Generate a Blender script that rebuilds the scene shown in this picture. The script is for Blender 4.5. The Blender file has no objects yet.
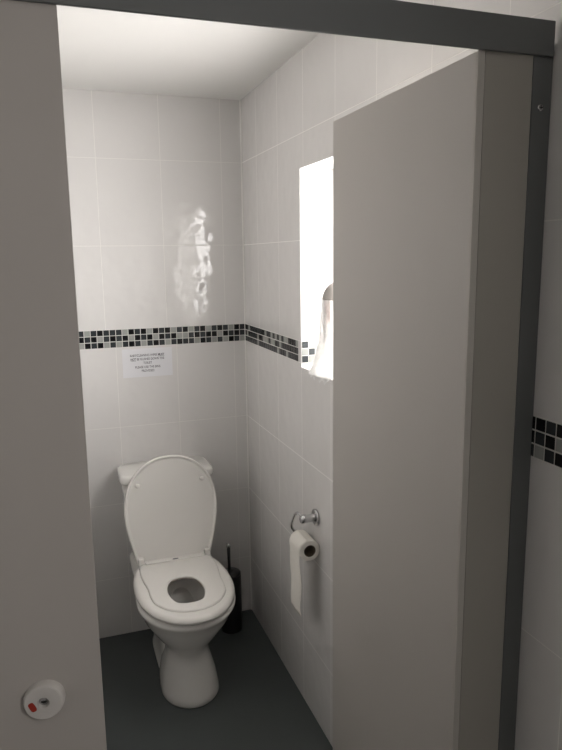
import bpy, math, random
from mathutils import Matrix, Vector, noise
random.seed(7)
C = bpy.context.scene.collection
D = bpy.data

# ------------------------------------------------------------------ measures
XW, YB, ZC = 0.793, 2.751, 2.271        # right wall, back wall, ceiling
YP = 0.918                              # face of the cubicle front
XL = -0.06                              # cubicle's left wall
YF, XF = -1.25, -1.45                   # lobby extents
ZH = 1.943                              # underside of header rail
ZM0, ZM1 = 1.276, 1.351                 # mosaic band
WO = (1.15, 2.072, 1.262, 1.916)        # cubicle window opening  y0 y1 z0 z1
WO2 = (-0.75, 0.15, 1.262, 1.95)        # lobby window opening
DEP = 0.15                              # reveal depth

# ------------------------------------------------------------------ materials
def mat(name, col, rough=.5, metal=0, spec=.5, noise_amt=0, bump=None, emit=None, trans=0, alpha=1, coat=0):
    m = D.materials.new(name); m.use_nodes = True
    nt = m.node_tree; b = nt.nodes['Principled BSDF']
    b.inputs['Base Color'].default_value = (*col, 1)
    b.inputs['Roughness'].default_value = rough
    b.inputs['Metallic'].default_value = metal
    b.inputs['Specular IOR Level'].default_value = spec
    b.inputs['Coat Weight'].default_value = coat
    b.inputs['Transmission Weight'].default_value = trans
    b.inputs['Alpha'].default_value = alpha
    if emit:
        b.inputs['Emission Color'].default_value = (*emit[0], 1); b.inputs['Emission Strength'].default_value = emit[1]
    tc = nt.nodes.new('ShaderNodeTexCoord')
    if noise_amt:
        n = nt.nodes.new('ShaderNodeTexNoise'); n.inputs['Scale'].default_value = 6; n.inputs['Detail'].default_value = 6
        nt.links.new(tc.outputs['Object'], n.inputs['Vector'])
        mr = nt.nodes.new('ShaderNodeMapRange'); mr.inputs['To Min'].default_value = 1-noise_amt; mr.inputs['To Max'].default_value = 1+noise_amt
        nt.links.new(n.outputs['Fac'], mr.inputs['Value'])
        mx = nt.nodes.new('ShaderNodeMix'); mx.data_type = 'RGBA'; mx.blend_type = 'MULTIPLY'; mx.inputs['Factor'].default_value = 1
        mx.inputs['A'].default_value = (*col, 1)
        nt.links.new(mr.outputs['Result'], mx.inputs['B']); nt.links.new(mx.outputs['Result'], b.inputs['Base Color'])
    if bump:
        sc, st, dist = bump
        n = nt.nodes.new('ShaderNodeTexNoise'); n.inputs['Scale'].default_value = sc; n.inputs['Detail'].default_value = 3
        nt.links.new(tc.outputs['Object'], n.inputs['Vector'])
        bp = nt.nodes.new('ShaderNodeBump'); bp.inputs['Strength'].default_value = st; bp.inputs['Distance'].default_value = dist
        nt.links.new(n.outputs['Fac'], bp.inputs['Height']); nt.links.new(bp.outputs['Normal'], b.inputs['Normal'])
    return m

def tile_mat():
    m = D.materials.new('glossy_white_tile'); m.use_nodes = True
    nt = m.node_tree; b = nt.nodes['Principled BSDF']; L = nt.links.new
    uv = nt.nodes.new('ShaderNodeUVMap'); uv.uv_map = 'UVMap'
    br = nt.nodes.new('ShaderNodeTexBrick'); br.offset = 0; br.squash = 1
    br.inputs['Scale'].default_value = 1; br.inputs['Brick Width'].default_value = .251; br.inputs['Row Height'].default_value = .336
    br.inputs['Mortar Size'].default_value = .0013; br.inputs['Mortar Smooth'].default_value = .3
    br.inputs['Color1'].default_value = (.715, .70, .685, 1); br.inputs['Color2'].default_value = (.70, .685, .67, 1)
    br.inputs['Mortar'].default_value = (.775, .76, .73, 1)
    L(uv.outputs['UV'], br.inputs['Vector']); L(br.outputs['Color'], b.inputs['Base Color'])
    mr = nt.nodes.new('ShaderNodeMapRange'); mr.inputs['To Min'].default_value = .06; mr.inputs['To Max'].default_value = .6
    L(br.outputs['Fac'], mr.inputs['Value']); L(mr.outputs['Result'], b.inputs['Roughness'])
    tc = nt.nodes.new('ShaderNodeTexCoord')
    n = nt.nodes.new('ShaderNodeTexNoise'); n.inputs['Scale'].default_value = 16; n.inputs['Detail'].default_value = 1.0
    L(tc.outputs['Object'], n.inputs['Vector'])
    b1 = nt.nodes.new('ShaderNodeBump'); b1.inputs['Strength'].default_value = 1; b1.inputs['Distance'].default_value = .0017
    L(n.outputs['Fac'], b1.inputs['Height'])
    b2 = nt.nodes.new('ShaderNodeBump'); b2.invert = True; b2.inputs['Strength'].default_value = .35; b2.inputs['Distance'].default_value = .001
    L(br.outputs['Fac'], b2.inputs['Height']); L(b1.outputs['Normal'], b2.inputs['Normal']); L(b2.outputs['Normal'], b.inputs['Normal'])
    b.inputs['Specular IOR Level'].default_value = .5
    return m

TILE = tile_mat()
PAINT = mat('white_ceiling_paint', (.80, .79, .765), .9, noise_amt=.02)
FLOOR = mat('dark_grey_vinyl', (.070, .080, .079), .55, noise_amt=.12, bump=(220, .25, .001))
PANEL = mat('pale_grey_laminate', (.44, .415, .385), .42, noise_amt=.015, bump=(400, .1, .0005))
PEDGE = mat('laminate_edge', (.55, .53, .49), .5, noise_amt=.03)
GREY = mat('dark_grey_coated_aluminium', (.135, .143, .142), .42, noise_amt=.03)
CHROME = mat('brushed_chrome', (.55, .55, .55), .22, metal=1, noise_amt=.05)
CERAM = mat('white_ceramic', (.80, .785, .75), .12, noise_amt=.01, coat=.3)
PLAST = mat('white_seat_plastic', (.82, .80, .76), .22, noise_amt=.01)
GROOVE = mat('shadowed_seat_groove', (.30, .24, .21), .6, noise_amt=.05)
WATER = mat('bowl_water', (.13, .12, .10), .05, noise_amt=.05)
BLACK = mat('black_plastic', (.015, .015, .015), .35, noise_amt=.1)
BLKM = mat('black_recess', (.01, .01, .01), .6, noise_amt=.1)
RED = mat('red_indicator', (.38, .035, .02), .45, noise_amt=.05)
LOCKW = mat('white_lock_plastic', (.60, .58, .55), .35, noise_amt=.02)
TP = mat('white_tissue', (.83, .80, .74), .95, noise_amt=.03, bump=(160, .5, .001))
CARD = mat('cardboard_core', (.10, .075, .05), .9, noise_amt=.15)
PAPER = mat('laminated_paper', (.72, .72, .74), .3, noise_amt=.01)
INK = mat('grey_ink', (.10, .10, .11), .7, noise_amt=.05)
PANE = mat('frosted_bright_pane', (.9, .9, .9), .6, emit=((1, .975, .96), 9.5), noise_amt=.01)
PANE2 = mat('frosted_pane_lobby', (.9, .9, .9), .6, emit=((1, .95, .93), 5.4), noise_amt=.01)
FRAME = mat('white_window_frame', (.8, .8, .79), .4, noise_amt=.01)
GROUT = mat('mosaic_grout', (.62, .61, .58), .7, noise_amt=.03)
MB = mat('black_glass_tile', (.005, .006, .007), .16, spec=.35)
MD = mat('charcoal_glass_tile', (.038, .043, .046), .16, spec=.35)
ML = mat('pale_grey_glass_tile', (.34, .35, .33), .16, spec=.35)
for _m in (MB, MD, ML):
    nt = _m.node_tree; b = nt.nodes['Principled BSDF']; n = nt.nodes.new('ShaderNodeTexNoise'); n.inputs['Scale'].default_value = 90
    bb = nt.nodes.new('ShaderNodeBump'); bb.inputs['Distance'].default_value = .0002; nt.links.new(n.outputs['Fac'], bb.inputs['Height']); nt.links.new(bb.outputs['Normal'], b.inputs['Normal'])
DOME = mat('grey_dome', (.28, .26, .24), .35, noise_amt=.1)
PINK = mat('pinkish_highlight', (.55, .38, .32), .6, noise_amt=.1)  # highlight tone for a fold of the wrap, put into the colour
def bag_mat():
    m = D.materials.new('clear_plastic_film'); m.use_nodes = True
    nt = m.node_tree; b = nt.nodes['Principled BSDF']; L = nt.links.new
    b.inputs['Base Color'].default_value = (.95, .95, .94, 1); b.inputs['Roughness'].default_value = .25
    tr = nt.nodes.new('ShaderNodeBsdfTranslucent'); tr.inputs['Color'].default_value = (.98, .98, .97, 1)
    tp = nt.nodes.new('ShaderNodeBsdfTransparent')
    m1 = nt.nodes.new('ShaderNodeMixShader'); m1.inputs[0].default_value = .5
    m2 = nt.nodes.new('ShaderNodeMixShader')
    tc = nt.nodes.new('ShaderNodeTexCoord'); n = nt.nodes.new('ShaderNodeTexNoise'); n.inputs['Scale'].default_value = 22; n.inputs['Detail'].default_value = 5
    mr = nt.nodes.new('ShaderNodeMapRange'); mr.inputs['From Min'].default_value = .3; mr.inputs['From Max'].default_value = .7; mr.inputs['To Min'].default_value = .05; mr.inputs['To Max'].default_value = .5
    L(tc.outputs['Object'], n.inputs['Vector']); L(n.outputs['Fac'], mr.inputs['Value']); L(mr.outputs['Result'], m2.inputs[0])
    L(b.outputs[0], m1.inputs[1]); L(tr.outputs[0], m1.inputs[2]); L(m1.outputs[0], m2.inputs[1]); L(tp.outputs[0], m2.inputs[2])
    L(m2.outputs[0], nt.nodes['Material Output'].inputs['Surface'])
    return m
BAG = bag_mat()

# ------------------------------------------------------------------ helpers
def obj(name, V, F, m, parent=None, smooth=False, mi=None, bevel=0):
    me = D.meshes.new(name); me.from_pydata([tuple(v) for v in V], [], F)
    for mm in (m if isinstance(m, list) else [m]): me.materials.append(mm)
    if mi:
        for p, i in zip(me.polygons, mi): p.material_index = i
    if smooth:
        for p in me.polygons: p.use_smooth = True
    me.update()
    import bmesh
    bm = bmesh.new(); bm.from_mesh(me); bmesh.ops.recalc_face_normals(bm, faces=bm.faces); bm.to_mesh(me); bm.free()
    o = D.objects.new(name, me); C.objects.link(o)
    if parent: o.parent = parent
    if bevel:
        md = o.modifiers.new('bevel', 'BEVEL'); md.width = bevel; md.segments = 3; md.limit_method = 'ANGLE'; md.angle_limit = .6
    return o
def thing(name, label, cat, loc, group=None):
    o = D.objects.new(name, None); C.objects.link(o); o.location = loc; o.empty_display_size = .05
    o['label'] = label; o['category'] = cat
    if group: o['group'] = group
    return o
def tag(o, label, cat): o['label'] = label; o['category'] = cat; return o
def box(x0, x1, y0, y1, z0, z1, V=None, F=None):
    V = [] if V is None else V; F = [] if F is None else F; n = len(V)
    V += [(x0,y0,z0),(x1,y0,z0),(x1,y1,z0),(x0,y1,z0),(x0,y0,z1),(x1,y0,z1),(x1,y1,z1),(x0,y1,z1)]
    F += [tuple(n+i for i in f) for f in ((0,3,2,1),(4,5,6,7),(0,1,5,4),(1,2,6,5),(2,3,7,6),(3,0,4,7))]
    return V, F
def off(V, o): return [(v[0]-o[0], v[1]-o[1], v[2]-o[2]) for v in V]
def catmull(P, n=8):
    out = []; k = len(P)
    for i in range(k):
        p0, p1, p2, p3 = [Vector(P[(i+j) % k]) for j in (-1, 0, 1, 2)]
        for j in range(n):
            t = j/n
            out.append(.5*((2*p1)+(p2-p0)*t+(2*p0-5*p1+4*p2-p3)*t*t+(3*p1-p0-3*p2+p3)*t**3))
    return out
def mirror_outline(H, n=8):
    """H = [(halfwidth, y)...] from one end on the axis to the other"""
    R = [(a, b) for a, b in H]; Lf = [(-a, b) for a, b in reversed(H) if a > 1e-6]
    return catmull(R+Lf, n)
def resample(P, c, N=96):
    c = Vector(c); out = []
    for i in range(N):
        a = 2*math.pi*i/N; d = Vector((math.cos(a), math.sin(a))); best = None
        for j in range(len(P)):
            p = P[j]-c; q = P[(j+1) % len(P)]-c; e = q-p
            den = d.x*e.y-d.y*e.x
            if abs(den) < 1e-12: continue
            t = (p.x*e.y-p.y*e.x)/den; s = (p.x*d.y-p.y*d.x)/den
            if t > 0 and -1e-6 <= s <= 1+1e-6: best = t if best is None else max(best, t)
        out.append(c+d*best)
    return out
def inset(P, r):
    N = len(P); o = []
    for i in range(N):
        t = (P[(i+1) % N]-P[i-1]).normalized(); o.append(P[i]+Vector((-t.y, t.x))*r)
    return o
def loft(rings, cap0=True, cap1=True, closed=False):
    V = []; F = []; N = len(rings[0])
    for r in rings: V += [tuple(p) for p in r]
    K = len(rings)
    for k in range(K if closed else K-1):
        a = k*N; b = ((k+1) % K)*N
        for i in range(N): j = (i+1) % N; F.append((a+i, a+j, b+j, b+i))
    if not closed:
        if cap0: F.append(tuple(range(N)))
        if cap1: F.append(tuple((K-1)*N+i for i in range(N)))
    return V, F
def ringz(P, z): return [(p[0], p[1], z) for p in P]
def lathe(prof, N=40, axis='z'):
    rings = []
    for r, h in prof:
        rg = []
        for i in range(N):
            a = 2*math.pi*i/N; c, s = r*math.cos(a), r*math.sin(a)
            rg.append((c, s, h) if axis == 'z' else (c, h, s) if axis == 'y' else (h, c, s))
        rings.append(rg)
    return loft(rings)
def tube(P, r, N=12):
    P = [Vector(p) for p in P]; rings = []; up = Vector((0, 0, 1)); prev = None
    for i, p in enumerate(P):
        t = (P[min(i+1, len(P)-1)]-P[max(i-1, 0)]).normalized()
        if prev is None: a = t.cross(up if abs(t.z) < .9 else Vector((1, 0, 0))).normalized()
        else: a = (prev-t*prev.dot(t)).normalized()
        prev = a; b = t.cross(a); rr = r[i] if isinstance(r, list) else r
        rings.append([p+a*rr*math.cos(2*math.pi*k/N)+b*rr*math.sin(2*math.pi*k/N) for k in range(N)])
    return loft(rings)
def spline(P, n=8):
    out = []
    for i in range(len(P)-1):
        p0, p1, p2, p3 = [Vector(P[max(0, min(len(P)-1, i+j))]) for j in (-1, 0, 1, 2)]
        for j in range(n):
            t = j/n; out.append(.5*((2*p1)+(p2-p0)*t+(2*p0-5*p1+4*p2-p3)*t*t+(3*p1-p0-3*p2+p3)*t**3))
    out.append(Vector(P[-1])); return out

# ------------------------------------------------------------------ room shell
def wall(name, pos, s_breaks, holes, uoff_hi, uoff_lo, m=TILE, extra=None):
    ss = sorted(set(s_breaks+[h[i] for h in holes for i in (0, 1)]))
    zs = sorted(set([0, 1.3135, ZC]+[h[i] for h in holes for i in (2, 3)]))
    V = []; F = []; UV = []
    def quad(ps, uvs):
        n = len(V); V.extend(ps); F.append((n, n+1, n+2, n+3)); UV.extend(uvs)
    for a, b in zip(ss, ss[1:]):
        for c, d in zip(zs, zs[1:]):
            if any(h[0] <= (a+b)/2 <= h[1] and h[2] <= (c+d)/2 <= h[3] for h in holes): continue
            uo, vo = (uoff_hi, 1.351) if (c+d)/2 > 1.3135 else (uoff_lo, .940)
            quad([pos(s, z) for s, z in ((a, c), (b, c), (b, d), (a, d))], [(s-uo, z-vo) for s, z in ((a, c), (b, c), (b, d), (a, d))])
    if extra: extra(quad)
    me = D.meshes.new(name); me.from_pydata(V, [], F); me.materials.append(m)
    uvl = me.uv_layers.new(name='UVMap')
    for i, u in enumerate(UV): uvl.data[i].uv = u
    o = D.objects.new(name, me); C.objects.link(o); o['kind'] = 'structure'
    return o
def reveal(quad):
    for (y0, y1, z0, z1) in (WO, WO2):
        x0, x1 = XW, XW+DEP
        for y in (y0, y1):
            quad([(x0, y, z0), (x1, y, z0), (x1, y, z1), (x0, y, z1)], [(.01, .02), (.01+DEP, .02), (.01+DEP, .3), (.01, .3)])
        for z in (z0, z1):
            quad([(x0, y0, z), (x0, y1, z), (x1, y1, z), (x1, y0, z)], [(.01, .02), (.2, .02), (.2, .1), (.01, .1)])
wall('wall_right', lambda s, z: (XW, s, z), [YF, YB], [WO, WO2], 2.544, 2.571, extra=reveal)
wall('wall_back', lambda s, z: (s, YB, z), [XL-.05, XW], [], .2025, .2385)
wall('wall_left', lambda s, z: (XL, s, z), [.945, YB], [], 2.544, 2.571)
wall('wall_lobby_left', lambda s, z: (XF, s, z), [YF, YB], [], 2.544, 2.571)
wall('wall_front', lambda s, z: (s, YF, z), [XF, XW], [], .2025, .2385)
wall('wall_lobby_back', lambda s, z: (s, YB, z), [XF, XL-.05], [], .2025, .2385)
V, F = box(XF-.05, XW+.2, YF-.05, YB+.05, -.06, 0); o = obj('floor', V, F, FLOOR); o['kind'] = 'structure'
V, F = box(XF-.05, XW+.2, YF-.05, YB+.05, ZC, ZC+.06); o = obj('ceiling', V, F, PAINT); o['kind'] = 'structure'

V, F = tube([(XW-.001, YB-.001, 0), (XW-.001, YB-.001, ZC)], .0035, 12)
o = obj('trim_5', V, F, mat('white_silicone_bead', (.80, .79, .76), .4, noise_amt=.02)); o['kind'] = 'structure'
# mosaic borders --------------------------------------------------------
top = 'DLDBDDDLBDBLBD'+'BLDBLDBLDBDLBD'
mid = 'BDBLDBDBLBDBLB'+'DBLLDBDBBLBDBD'
bot = 'LBDBLDLDBDLDBD'+'LDBDDLBDLDLBDL'
rnd = random.Random(3)
def pat(n): return [''.join(rnd.choices('BDL', (4, 4, 2.4), k=n)) for _ in range(3)]
def mosaic(name, place, cols, pitch, rows, skip=None, zt=ZM1, ph=.025):
    V = []; F = []; mi = []
    for c in range(cols):
        if skip and skip(c): continue
        for r in range(3):
            k = rows[r][c]
            s0, s1 = c*pitch+.0012, (c+1)*pitch-.0012; z1 = zt-r*ph-.0012; z0 = zt-(r+1)*ph+.0012
            n = len(V); b = .0008
            V += [place(s0, .0004, z0), place(s1, .0004, z0), place(s1, .0004, z1), place(s0, .0004, z1),
                  place(s0+b, .0020, z0+b), place(s1-b, .0020, z0+b), place(s1-b, .0020, z1-b), place(s0+b, .0020, z1-b)]
            F += [tuple(n+i for i in f) for f in ((4,5,6,7),(0,1,5,4),(1,2,6,5),(2,3,7,6),(3,0,4,7))]
            mi += ['BDL'.index(k)]*5
        n = len(V); s0, s1 = c*pitch, (c+1)*pitch
        V += [place(s0, .0008, zt-3*ph), place(s1, .0008, zt-3*ph), place(s1, .0008, zt), place(s0, .0008, zt)]
        F += [(n, n+1, n+2, n+3)]; mi += [3]
    o = obj(name, V, F, [MB, MD, ML, GROUT], mi=mi); o['kind'] = 'structure'; return o
extra_cols = pat(5)
rowsb = [(extra_cols[i]+t)[::-1] for i, t in enumerate((top, mid, bot))]
mosaic('trim_1', lambda s, d, z: (XW-.002-s, YB-d, z), 33, .025, rowsb)
rr = pat(160); P_ = .02515
rr = [list(r) for r in rr]
for i, (a, b_, c_) in enumerate((('BDB'), ('DBL'), ('LDB'))): rr[i][73], rr[i][74], rr[i][75] = a, b_, c_
def skip(c):
    y0, y1 = YB-(c+1)*P_, YB-c*P_
    return any(y1 > h[0]-.001 and y0 < h[1]+.001 for h in (WO, WO2))
mosaic('trim_2', lambda s, d, z: (XW-d, YB-s, z), 158, P_, rr, skip)
mosaic('trim_3', lambda s, d, z: (XL+d, YB-s, z), 71, .025, pat(71))
# the band turns into the far reveal of the window
mosaic('trim_4', lambda s, d, z: (XW+.002+s, WO[1]-d, z), 4, .025, ['DLLL', 'LDLL', 'DLLL'])

# windows ----------------------------------------------------------------
for n, (w, pm) in enumerate(((WO, PANE), (WO2, PANE2)), 1):
    y0, y1, z0, z1 = w; x = XW+DEP
    e = D.objects.new(f'window_{n}', None); C.objects.link(e); e.location = (x, (y0+y1)/2, z0); e['kind'] = 'structure'
    oo = e.location
    V = []; F = []
    fw = .03
    for b in ((y0, y0+fw, z0, z1), (y1-fw, y1, z0, z1), (y0+fw, y1-fw, z0, z0+fw), (y0+fw, y1-fw, z1-fw, z1)):
        box(x-.022, x+.01, b[0], b[1], b[2], b[3], V, F)
    obj('window_frame', off(V, oo), F, FRAME, e, bevel=.003)
    V, F = box(x-.004, x+.002, y0+fw, y1-fw, z0+fw, z1-fw)
    obj('pane', off(V, oo), F, pm, e)

# ------------------------------------------------------------------ cubicle front
V, F = box(XF+.002, XW-.005, YP-.002, YP+.004, ZH, 1.9965)
tag(obj('header_rail', V, F, GREY, bevel=.0015), 'dark grey metal rail spanning over the top of the cubicle front', 'rail')

t = thing('wall_post', 'dark grey upright metal channel fixed to the right tiled wall beside the cubicle', 'post', (.77, YP+.012, 0))
V, F = box(.7545, .7925, YP+.0045, YP+.024, 0, ZH+.02); obj('channel', off(V, t.location), F, GREY, t, bevel=.0012)
V, F = lathe([(.0001, -.0018), (.004, -.0016), (.0055, -.0006), (.0055, .001)], 24, 'y')
o = obj('screw', V, F, CHROME, t, True); o.location = Vector((.7715, YP+.0045, 1.866))-t.location
V, F = box(-.0035, .0035, -.0024, -.0018, -.0008, .0008); box(-.0008, .0008, -.0024, -.0018, -.0035, .0035, V, F); s = obj('screw_slot', V, F, BLKM, o)

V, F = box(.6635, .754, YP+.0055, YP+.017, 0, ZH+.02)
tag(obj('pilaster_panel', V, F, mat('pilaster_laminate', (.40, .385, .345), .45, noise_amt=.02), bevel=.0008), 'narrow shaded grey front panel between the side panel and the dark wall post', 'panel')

t = thing('side_panel', 'tall pale grey laminate panel running back into the cubicle in front of the window', 'partition', (.656, 1.2, 0))
V, F = box(.6490, .6625, YP+.0065, 1.476, 0, ZH-.0008); obj('panel', off(V, t.location), F, PANEL, t, bevel=.0008)
V, F = box(.6495, .6620, YP+.0045, YP+.0065, 0, ZH+.02); obj('edge_strip', off(V, t.location), F, PEDGE, t)

t = thing('cubicle_door', 'pale grey laminate door at left with a round white lock and red indicator', 'door', (-.29, YP+.012, .1))
V, F = box(-.615, .0325, YP+.0045, YP+.021, .10, ZH+.02); obj('door_leaf', off(V, t.location), F, PANEL, t, bevel=.001)
lk = Vector((-.0490, YP+.0045, 1.0085))
V, F = lathe([(.0288, .008), (.0288, -.003), (.0278, -.010), (.0264, -.0140), (.0248, -.0150), (.0088, -.0150), (.0080, -.0142), (.0074, -.003)], 64, 'y')
lo = obj('lock', V, F, LOCKW, t, True); lo.location = lk-t.location; lo['label'] = 'round white lock boss'
md = lo.modifiers.new('es', 'EDGE_SPLIT'); md.split_angle = .25; lo.scale = (1, .8, 1)
lo.rotation_euler = (0, 0, -.14)
V, F = lathe([(.0066, -.0035), (.0066, -.0085), (.0046, -.0105), (.0012, -.0110)], 24, 'y'); obj('spindle', V, F, CHROME, lo, True)
V, F = box(-.0035, .0035, -.0118, -.0108, -.0010, .0010); obj('spindle_slot', V, F, BLKM, lo)
P = []
for i in range(40):
    a = 2*math.pi*i/40
    u = .0048*math.copysign(abs(math.cos(a))**.6, math.cos(a)); v = .0088*math.copysign(abs(math.sin(a))**.6, math.sin(a))
    P.append((u, v))
al = math.radians(25)
rg = [[(-.0150+u*.9*math.cos(al)-v*.85*math.sin(al), y, -.0045+u*.9*math.sin(al)+v*.85*math.cos(al)) for u, v in P] for y in (-.014, -.0153)]
V, F = loft(rg); obj('indicator', V, F, RED, lo)

V, F = box(XF+.002, -.618, YP+.005, YP+.02, 0, ZH+.02)
tag(obj('pilaster_panel', V, F, PANEL, bevel=.001), 'pale grey fixed panel beyond the hinge side of the lock door, far left', 'panel')

# ------------------------------------------------------------------ toilet
TX, TY = .400, YB
T = thing('toilet', 'white close-coupled toilet with raised lid against the back wall', 'toilet', (TX, TY, 0))
def loc(rings): return [[(p[0], p[1]-TY, p[2]) for p in r] for r in rings]
N = 96
def egg(yf, yc, yb, hw, n=2.0, nb=2.3):
    P = []
    for i in range(N):
        a = 2*math.pi*i/N; c, s = math.cos(a), math.sin(a); e = 2/(n if s < 0 else nb)
        P.append(Vector((hw*math.copysign(abs(c)**e, c), yc+((yb-yc) if s > 0 else (yc-yf))*math.copysign(abs(s)**e, s))))
    return P
# y of front / widest / back, halfwidth, z
S = [(2.158, 2.29, 2.55, .108, 0.0), (2.152, 2.29, 2.55, .110, .008), (2.155, 2.29, 2.54, .107, .03), (2.166, 2.29, 2.50, .098, .09),
     (2.182, 2.29, 2.46, .083, .15), (2.188, 2.29, 2.44, .078, .185), (2.174, 2.29, 2.44, .087, .215), (2.140, 2.285, 2.45, .112, .250),
     (2.108, 2.28, 2.47, .136, .290), (2.078, 2.275, 2.49, .160, .330), (2.058, 2.27, 2.51, .173, .365), (2.045, 2.27, 2.52, .180, .378),
     (2.044, 2.27, 2.52, .1815, .388), (2.056, 2.27, 2.515, .172, .3965),
     (2.095, 2.27, 2.42, .138, .3965), (2.105, 2.27, 2.41, .130, .388), (2.112, 2.27, 2.40, .126, .36), (2.135, 2.27, 2.39, .112, .30), (2.19, 2.28, 2.37, .075, .235), (2.24, 2.29, 2.35, .05, .20)]
V, F = loft(loc([[(p[0]+.006*max(0, 1-s[4]/.25), p[1], p[2]) for p in ringz(egg(*s[:4]), s[4])] for s in S]))
# rear body with foot flange and deck joined in the same casting
def body(sections, V, F):
    n = len(V); rings = []
    for (y0, y1, hw, z) in sections:
        P = []
        for i in range(48):
            a = 2*math.pi*i/48; c, s = math.cos(a), math.sin(a); e = .45
            P.append((hw*math.copysign(abs(c)**e, c), (y0+y1)/2-TY+(y1-y0)/2*math.copysign(abs(s)**e, s), z))
        rings.append(P)
    v, f = loft(rings); V += v; F += [tuple(n+i for i in q) for q in f]
body([(2.300, 2.70, .092, 0), (2.300, 2.70, .092, .012), (2.305, 2.69, .088, .02), (2.305, 2.68, .086, .10), (2.315, 2.66, .086, .20), (2.38, 2.66, .115, .30), (2.40, 2.68, .14, .36)], V, F)
body([(2.40, 2.72, .13, .30), (2.40, 2.735, .155, .345), (2.42, 2.735, .165, .375), (2.43, 2.735, .165, .400), (2.435, 2.733, .160, .405)], V, F)
obj('pan', V, F, CERAM, T, True)
V, F = lathe([(.001, -.001), (.004, -.001), (.004, .001)], 16, 'y')
o = obj('fixing_hole', V, F, BLKM, T); o.location = (-.074, 2.307-TY, .066)
V, F = loft(loc([ringz(egg(2.155, 2.22, 2.30, .085), .274), ringz(egg(2.155, 2.22, 2.30, .085), .276)]))
obj('water', V, F, WATER, T)
# cistern
def rbox(hx, y0, y1, z, e=.28, M=64):
    P = []
    for i in range(M):
        a = 2*math.pi*i/M; c, s = math.cos(a), math.sin(a)
        P.append((hx*math.copysign(abs(c)**e, c), (y0+y1)/2-TY+(y1-y0)/2*math.copysign(abs(s)**e, s), z))
    return P
V, F = loft([rbox(.120, 2.60, 2.742, .408), rbox(.138, 2.59, 2.742, .418), rbox(.150, 2.582, 2.742, .445), rbox(.160, 2.575, 2.742, .50), rbox(.170, 2.568, 2.742, .60), rbox(.178, 2.562, 2.742, .70), rbox(.180, 2.560, 2.742, .745)])
obj('cistern', V, F, CERAM, T, True)
V, F = loft([rbox(.182, 2.558, 2.743, .744), rbox(.190, 2.551, 2.744, .748), rbox(.192, 2.549, 2.744, .756), rbox(.191, 2.550, 2.744, .772), rbox(.187, 2.554, 2.742, .780), rbox(.178, 2.563, 2.735, .784)])
obj('cistern_lid', V, F, CERAM, T, True)
# seat rings
cen = (0, 2.25)
adult = resample(mirror_outline([(0, 2.030), (.045, 2.036), (.098, 2.068), (.142, 2.125), (.168, 2.19), (.181, 2.26), (.183, 2.34), (.174, 2.42), (.152, 2.485), (.10, 2.505), (0, 2.508)]), cen)
ain = resample(mirror_outline([(0, 2.105), (.06, 2.125), (.105, 2.19), (.115, 2.27), (.10, 2.36), (.05, 2.41), (0, 2.42)]), cen)
child = resample(mirror_outline([(0, 2.076), (.047, 2.083), (.092, 2.112), (.128, 2.170), (.137, 2.225), (.138, 2.28), (.146, 2.35), (.149, 2.41), (.145, 2.46), (.138, 2.480), (.08, 2.484), (0, 2.484)]), cen)
cin = resample(mirror_outline([(0, 2.132), (.044, 2.145), (.063, 2.200), (.063, 2.255), (.047, 2.308), (.02, 2.328), (0, 2.331)]), cen)
cin = resample([Vector((p.x-.006, p.y)) for p in cin], cen)
def ringslab(outer, inner, z0, z1, r, crown=0):
    rings = [ringz(inset(inner, -.3*r), z0), ringz(inset(outer, r*.6), z0)]
    for k in range(6):
        a = math.pi/2*k/5; rings.append(ringz(inset(outer, r*(1-math.cos(a-0) if 0 else 1-math.cos(math.pi/2-a)) if 0 else r*(1-math.cos(a))), z0+r*.3+(z1-z0-r*.3)*math.sin(a)))
    for k in range(6):
        a = math.pi/2*(1-k/5); ri = min(r, .006); rings.append(ringz(inset(inner, -ri*(1-math.cos(a))), z1-ri*(1-math.sin(a))))
    return loft(loc(rings), closed=True)
V, F = ringslab(adult, ain, .406, .432, .019); obj('seat', V, F, PLAST, T, True)
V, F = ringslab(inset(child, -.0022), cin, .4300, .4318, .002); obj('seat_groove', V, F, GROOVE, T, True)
V, F = ringslab(child, cin, .4305, .440, .006); cs = obj('child_seat', V, F, PLAST, T, True); cs['label'] = 'smaller white child seat folded down on the full seat'
V, F = box(-.118, .118, 2.470-TY, 2.492-TY, .436, .446); hb = obj('hinge_bar', V, F, PLAST, T, bevel=.003)
V, F = lathe([(.0001, .0), (.012, .0), (.012, .001), (.011, .0014)], 24); V = [(v[0], v[1]*.33, v[2]) for v in V]
o = obj('maker_mark', V, F, mat('grey_mark', (.12, .12, .13), .5, noise_amt=.05), hb); o.location = (0, 2.4755-TY, .4458)
for s in (-1, 1):
    V, F = box(s*.134-.011, s*.134+.011, 2.480-TY, 2.512-TY, .430, .462)
    h = obj('hinge', V, F, PLAST, T, bevel=.005)
    V, F = lathe([(.0001, -.0125), (.006, -.0125), (.006, .0125), (.0001, .0125)], 20, 'x'); o = obj('hinge_pin', V, F, CHROME, h); o.location = (s*.134, 2.496-TY, .447)
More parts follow.
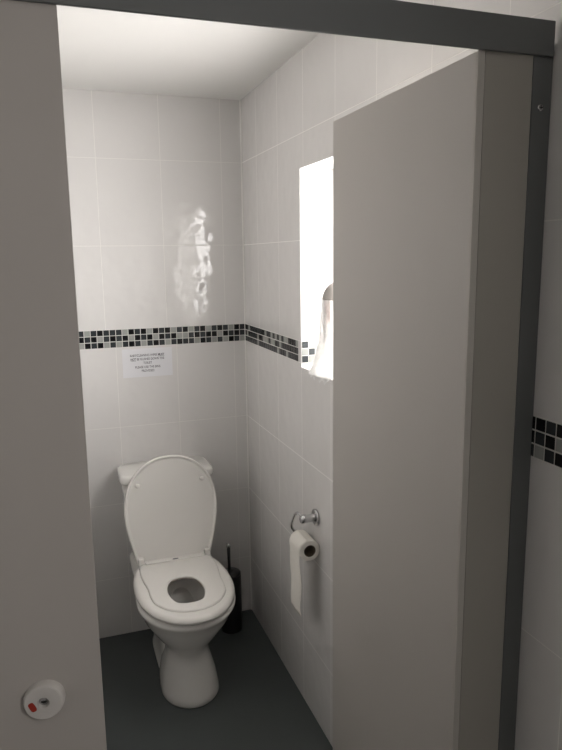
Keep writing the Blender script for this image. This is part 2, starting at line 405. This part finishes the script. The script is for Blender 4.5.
# raised lid: outline in its own plane (halfwidth, height along lid)
LO = mirror_outline([(0, 0), (.11, 0), (.146, .004), (.154, .03), (.169, .09), (.182, .155), (.187, .215), (.184, .262), (.172, .31), (.150, .355), (.115, .394), (.062, .424), (0, .433)], 8)
LO = resample(LO, (0, .2), 96)
zb, yb = .428, 2.508; lean = math.atan2(.038, .43)
def lp(p, d):       # d: distance towards the camera side from the lid's back face
    return (p[0], yb+p[1]*math.sin(lean)-d*math.cos(lean)-TY, zb+p[1]*math.cos(lean)+d*math.sin(lean))
rings = []
for r, d in ((.010, -.006), (.003, -.002), (0, .004), (0, .011), (.0015, .0155), (.004, .0170), (.0075, .0160), (.0100, .012), (.0115, .0085), (.016, .0075)):
    rings.append([lp(p, d) for p in inset(LO, r)])
V, F = loft(rings); sl = obj('seat_lid', V, F, PLAST, T, True); sl['label'] = 'raised oval lid leaning on the cistern'
for s in (-1, 1):
    V, F = lathe([(.0095, 0), (.0095, -.008), (.008, -.0115), (.004, -.0135), (.0005, -.014)], 24, 'y')
    o = obj('bumper', V, F, PLAST, sl, True); o.location = lp((s*.129, .325), .0065); o.rotation_euler = (-lean, 0, 0)

# ------------------------------------------------------------------ toilet brush
B = thing('toilet_brush', 'black toilet brush in a black cylinder on the floor between toilet and corner', 'toilet brush', (.662, 2.625, 0))
V, F = lathe([(.046, 0), (.048, .003), (.047, .262), (.045, .266), (.042, .266), (.042, .20)], 40); obj('holder', V, F, BLACK, B, True).modifiers.new('es', 'EDGE_SPLIT')
V, F = lathe([(.0465, .262), (.0465, .268), (.044, .272), (.010, .276)], 40); obj('holder_lid', V, F, BLACK, B, True)
V, F = tube([(-.003, .0, .27), (-.003, 0, .30), (-.004, 0, .36), (-.004, 0, .39)], [.006, .0065, .007, .0075], 16)
h = obj('handle', V, F, BLACK, B, True)
V, F = lathe([(.006, .384), (.0095, .390), (.0105, .397), (.0085, .404), (.001, .408)], 24); k = obj('knob', V, F, CHROME, h, True); k.location.x = -.004

# ------------------------------------------------------------------ toilet roll and holder
RY, RZ = 1.935, .772
H = thing('toilet_roll_holder', 'chrome toilet roll holder with round rose on the right tiled wall', 'roll holder', (XW, RY, RZ))
V, F = lathe([(.0285, -.0012), (.0285, -.006), (.0265, -.009), (.020, -.010), (.0005, -.010)], 40, 'x'); r_ = obj('rose', V, F, CHROME, H, True)
V, F = lathe([(.0150, -.010), (.0132, -.014), (.0132, -.036), (.0150, -.040), (.0150, -.054), (.012, -.059), (.0005, -.060)], 32, 'x'); obj('arm', V, F, CHROME, H, True)
RC = Vector((.7545, 1.905, .670))                     # front end centre of the roll core
bar = spline([(-.052, 0, 0), (-.059, .003, .014), (-.063, .016, .018), (-.066, .032, .008), (-.067, .050, -.018), (-.062, .078, -.056), (-.046, .084, -.080), (-.0385, .074, -.0850), (-.0385, .050, -.0852), (-.0385, -.020, -.0852)], 8)
V, F = tube(bar, .0046, 12); obj('hook_bar', V, F, CHROME, H, True)

R_ = thing('toilet_roll', 'nearly finished white toilet roll hanging with a long loose tail', 'toilet roll', tuple(RC))
Rr = .0355; core = .0205
V, F = loft([[(r*math.cos(a), y, r*math.sin(a)) for a in [2*math.pi*i/48 for i in range(48)]] for r, y in ((core, 0), (Rr-.0015, 0), (Rr, .0015), (Rr, .0985), (Rr-.0015, .1), (core, .1))], closed=True)
obj('tissue', V, F, TP, R_, True).modifiers.new('es', 'EDGE_SPLIT')
V, F = loft([[(r*math.cos(a), y, r*math.sin(a)) for a in [2*math.pi*i/48 for i in range(48)]] for r, y in ((core-.0012, -.0008), (core-.0001, -.0008), (core-.0001, .1008), (core-.0012, .1008))], closed=True)
obj('cardboard_core', V, F, CARD, R_, True)
V = []; F = []; path = []
for i in range(13):
    a = math.radians(95+85*i/12); path.append((-(Rr+.0008)*math.cos(math.pi-a) if 0 else (Rr+.0008)*math.cos(a), (Rr+.0008)*math.sin(a)))
for i in range(1, 25):
    t = i/24; path.append((-(Rr+.0008)-.004*math.sin(t*9)*t+.006*t, -t*.232))
W_ = 10
for i, (x, z) in enumerate(path):
    for j in range(W_+1):
        y = .001+.098*j/W_; zz = z; 
        V.append((x+.0012*math.sin(j*.9+i*.35)*(i > 13), y, zz))
for i in range(len(path)-1):
    for j in range(W_):
        a = i*(W_+1)+j; F.append((a, a+1, a+W_+2, a+W_+1))
o = obj('loose_tail', V, F, TP, R_, True); md = o.modifiers.new('sol', 'SOLIDIFY'); md.thickness = .0006

# ------------------------------------------------------------------ notice
SG = thing('notice', 'small white laminated notice with grey capitals stuck below the mosaic on the back wall', 'sign', (.3645, YB, 1.207))
rot = math.radians(1.2)
V = []; F = []
box(-.103, .103, -.0012, -.0003, -.060, .060, V, F); o = obj('sheet', V, F, PAPER, SG, bevel=.0002); 
def txt(s, size, x, z, bold=False, under=None):
    cu = D.curves.new('t', 'FONT'); cu.body = s; cu.size = size; cu.align_x = 'CENTER'; cu.align_y = 'CENTER'
    cu.offset = .0004 if bold else .00015; cu.extrude = .0001
    ob = D.objects.new('t', cu); C.objects.link(ob)
    bpy.context.view_layer.update()
    dg = bpy.context.evaluated_depsgraph_get(); me = D.meshes.new_from_object(ob.evaluated_get(dg))
    vs = [(v.co.x+x, -.0016-v.co.z, v.co.y+z) for v in me.vertices]; fs = [tuple(p.vertices) for p in me.polygons]
    D.objects.remove(ob); D.curves.remove(cu); D.meshes.remove(me)
    return vs, fs
V = []; F = []
for z, width, pieces in ((.0310, .142, (('BABY/CLEANING WIPES', False), ('MUST', True))), (.0150, .139, (('NOT', True), ('BE FLUSHED DOWN THE', False))),
                         (-.0010, .036, (('TOILET', False),)), (-.0185, .104, (('PLEASE USE THE BINS', False),)), (-.0345, .052, (('PROVIDED', False),))):
    parts = []; x = 0
    for word, bold in pieces:
        v, f = txt(word, .0135, 0, z, bold); lo_ = min(p[0] for p in v); hi = max(p[0] for p in v)
        parts.append(([(p[0]-lo_+x, p[1], p[2]) for p in v], f, bold, x, x+hi-lo_)); x += hi-lo_+.005
    x -= .005; k = width/x
    for v, f, bold, a, b in parts:
        n = len(V); V += [((p[0]-x/2)*k, p[1], p[2]) for p in v]; F += [tuple(n+i for i in q) for q in f]
        if bold: box((a-x/2)*k, (b-x/2)*k, -.0017, -.0015, z-.0072, z-.0062, V, F)
o = obj('lettering', V, F, INK, SG)
SG.rotation_euler = (0, 0, 0)

# ------------------------------------------------------------------ wrapped container on the sill
bx_, by_, bz_ = .848, 1.905, WO[2]
Wc = thing('wrapped_container', 'grey round-topped container wrapped in crumpled clear plastic on the window sill', 'container', (bx_, by_, bz_))
V, F = lathe([(.040, .001), (.042, .004), (.042, .235), (.040, .240)], 40); obj('body', V, F, mat('white_container', (.90, .88, .86), .4, noise_amt=.03), Wc, True)
V, F = lathe([(.043, .236), (.0445, .240), (.0445, .243), (.0405, .258), (.034, .271), (.025, .282), (.014, .290), (.001, .293)], 40); obj('lid', V, F, DOME, Wc, True)
V = []; F = []
for i in range(7):
    a = math.radians(196+i*5)
    for z in (.165, .232): V.append((.0428*math.cos(a), .0428*math.sin(a), z))
for i in range(6): F.append((2*i, 2*i+1, 2*i+3, 2*i+2))
obj('fold_highlight', V, F, PINK, Wc)  # brownish-pink highlight along a plastic fold, painted as a patch; no label
rings = []; NN = 96
for k in range(40):
    t = k/39; z = .238*(1-t)
    rr_ = .0455+.004*t+.042*max(0, t-.35)**1.5*1.6
    rg = []
    for i in range(NN):
        a = 2*math.pi*i/NN
        q = noise.noise(Vector((math.cos(a)*2.2, math.sin(a)*2.2, z*9)))*.010+noise.noise(Vector((math.cos(a)*6, math.sin(a)*6, z*22+3)))*.005
        r = rr_+q*(.3+t*1.2)
        r = max(r, .0445)
        x, y = r*math.cos(a), r*math.sin(a)
        if x > .034+.0*t: x = min(x, .0345+.004)
        rg.append((x, y, max(z, .002)))
    rings.append(rg)
# hem spilling over the sill edge
rg = []
for i in range(NN):
    a = 2*math.pi*i/NN; r = .088+.010*noise.noise(Vector((math.cos(a)*3, math.sin(a)*3, 9)))
    x, y = r*math.cos(a), r*1.15*math.sin(a); x = min(x, .036)
    rg.append((max(x, -.0585), y, .0025 if x > -.056 else -.004))
rings.append(rg)
rg2 = []
for i, p in enumerate(rg):
    w = max(0, min(1, (-p[0]-.050)/.008)); rg2.append((p[0]-.001*w, p[1]*(1-.15*w), p[2]-.014*w*(1+.4*math.sin(i*.8))))
rings.append(rg2)
V, F = loft(rings, False, False); obj('plastic_wrap', V, F, BAG, Wc, True)

# ------------------------------------------------------------------ light
w = D.worlds.new('world'); bpy.context.scene.world = w; w.use_nodes = True
w.node_tree.nodes['Background'].inputs[0].default_value = (.8, .85, .9, 1); w.node_tree.nodes['Background'].inputs[1].default_value = .3

ld = D.lights.new('window_daylight', 'AREA'); ld.shape = 'RECTANGLE'; ld.size = .16; ld.size_y = .55; ld.energy = 1.9; ld.spread = math.radians(75); ld.color = (1, .985, .97)
lo2 = D.objects.new('window_daylight', ld); C.objects.link(lo2); lo2.location = (XW+.085, 1.42, 1.59)
lo2.rotation_euler = Vector((-1.0, .78, -.03)).to_track_quat('-Z', 'Y').to_euler()

ld = D.lights.new('lobby_fill_light', 'AREA'); ld.shape = 'DISK'; ld.size = .35; ld.energy = 1.5; ld.color = (1, .97, .93)  # unseen lamp added as general fill for the lobby; no ceiling fitting
lo3 = D.objects.new('lobby_fill_light', ld); C.objects.link(lo3); lo3.location = (-.35, -.35, 2.25)

# ------------------------------------------------------------------ camera
yaw, pitch, roll, f, h = .3341, .177, .0132, 656.85, 1.6322
cy, sy, cp, sp = math.cos(yaw), math.sin(yaw), math.cos(pitch), math.sin(pitch)
fw = Vector((sy*cp, cy*cp, -sp)); r = Vector((cy, -sy, 0)); d = fw.cross(r)
cr, sr = math.cos(roll), math.sin(roll); rx = r*cr+d*sr; dn = r*-sr+d*cr
cam = D.cameras.new('camera'); co = D.objects.new('camera', cam); C.objects.link(co)
M = Matrix.Identity(4)
for i in range(3): M[i][0], M[i][1], M[i][2] = rx[i], -dn[i], -fw[i]
M[2][3] = h; co.matrix_world = M
cam.sensor_fit = 'VERTICAL'; cam.sensor_height = 24; cam.lens = f*24/750; cam.clip_start = .02
bpy.context.scene.camera = co
bpy.context.scene.view_settings.view_transform = 'Standard'
bpy.context.scene.view_settings.exposure = 0
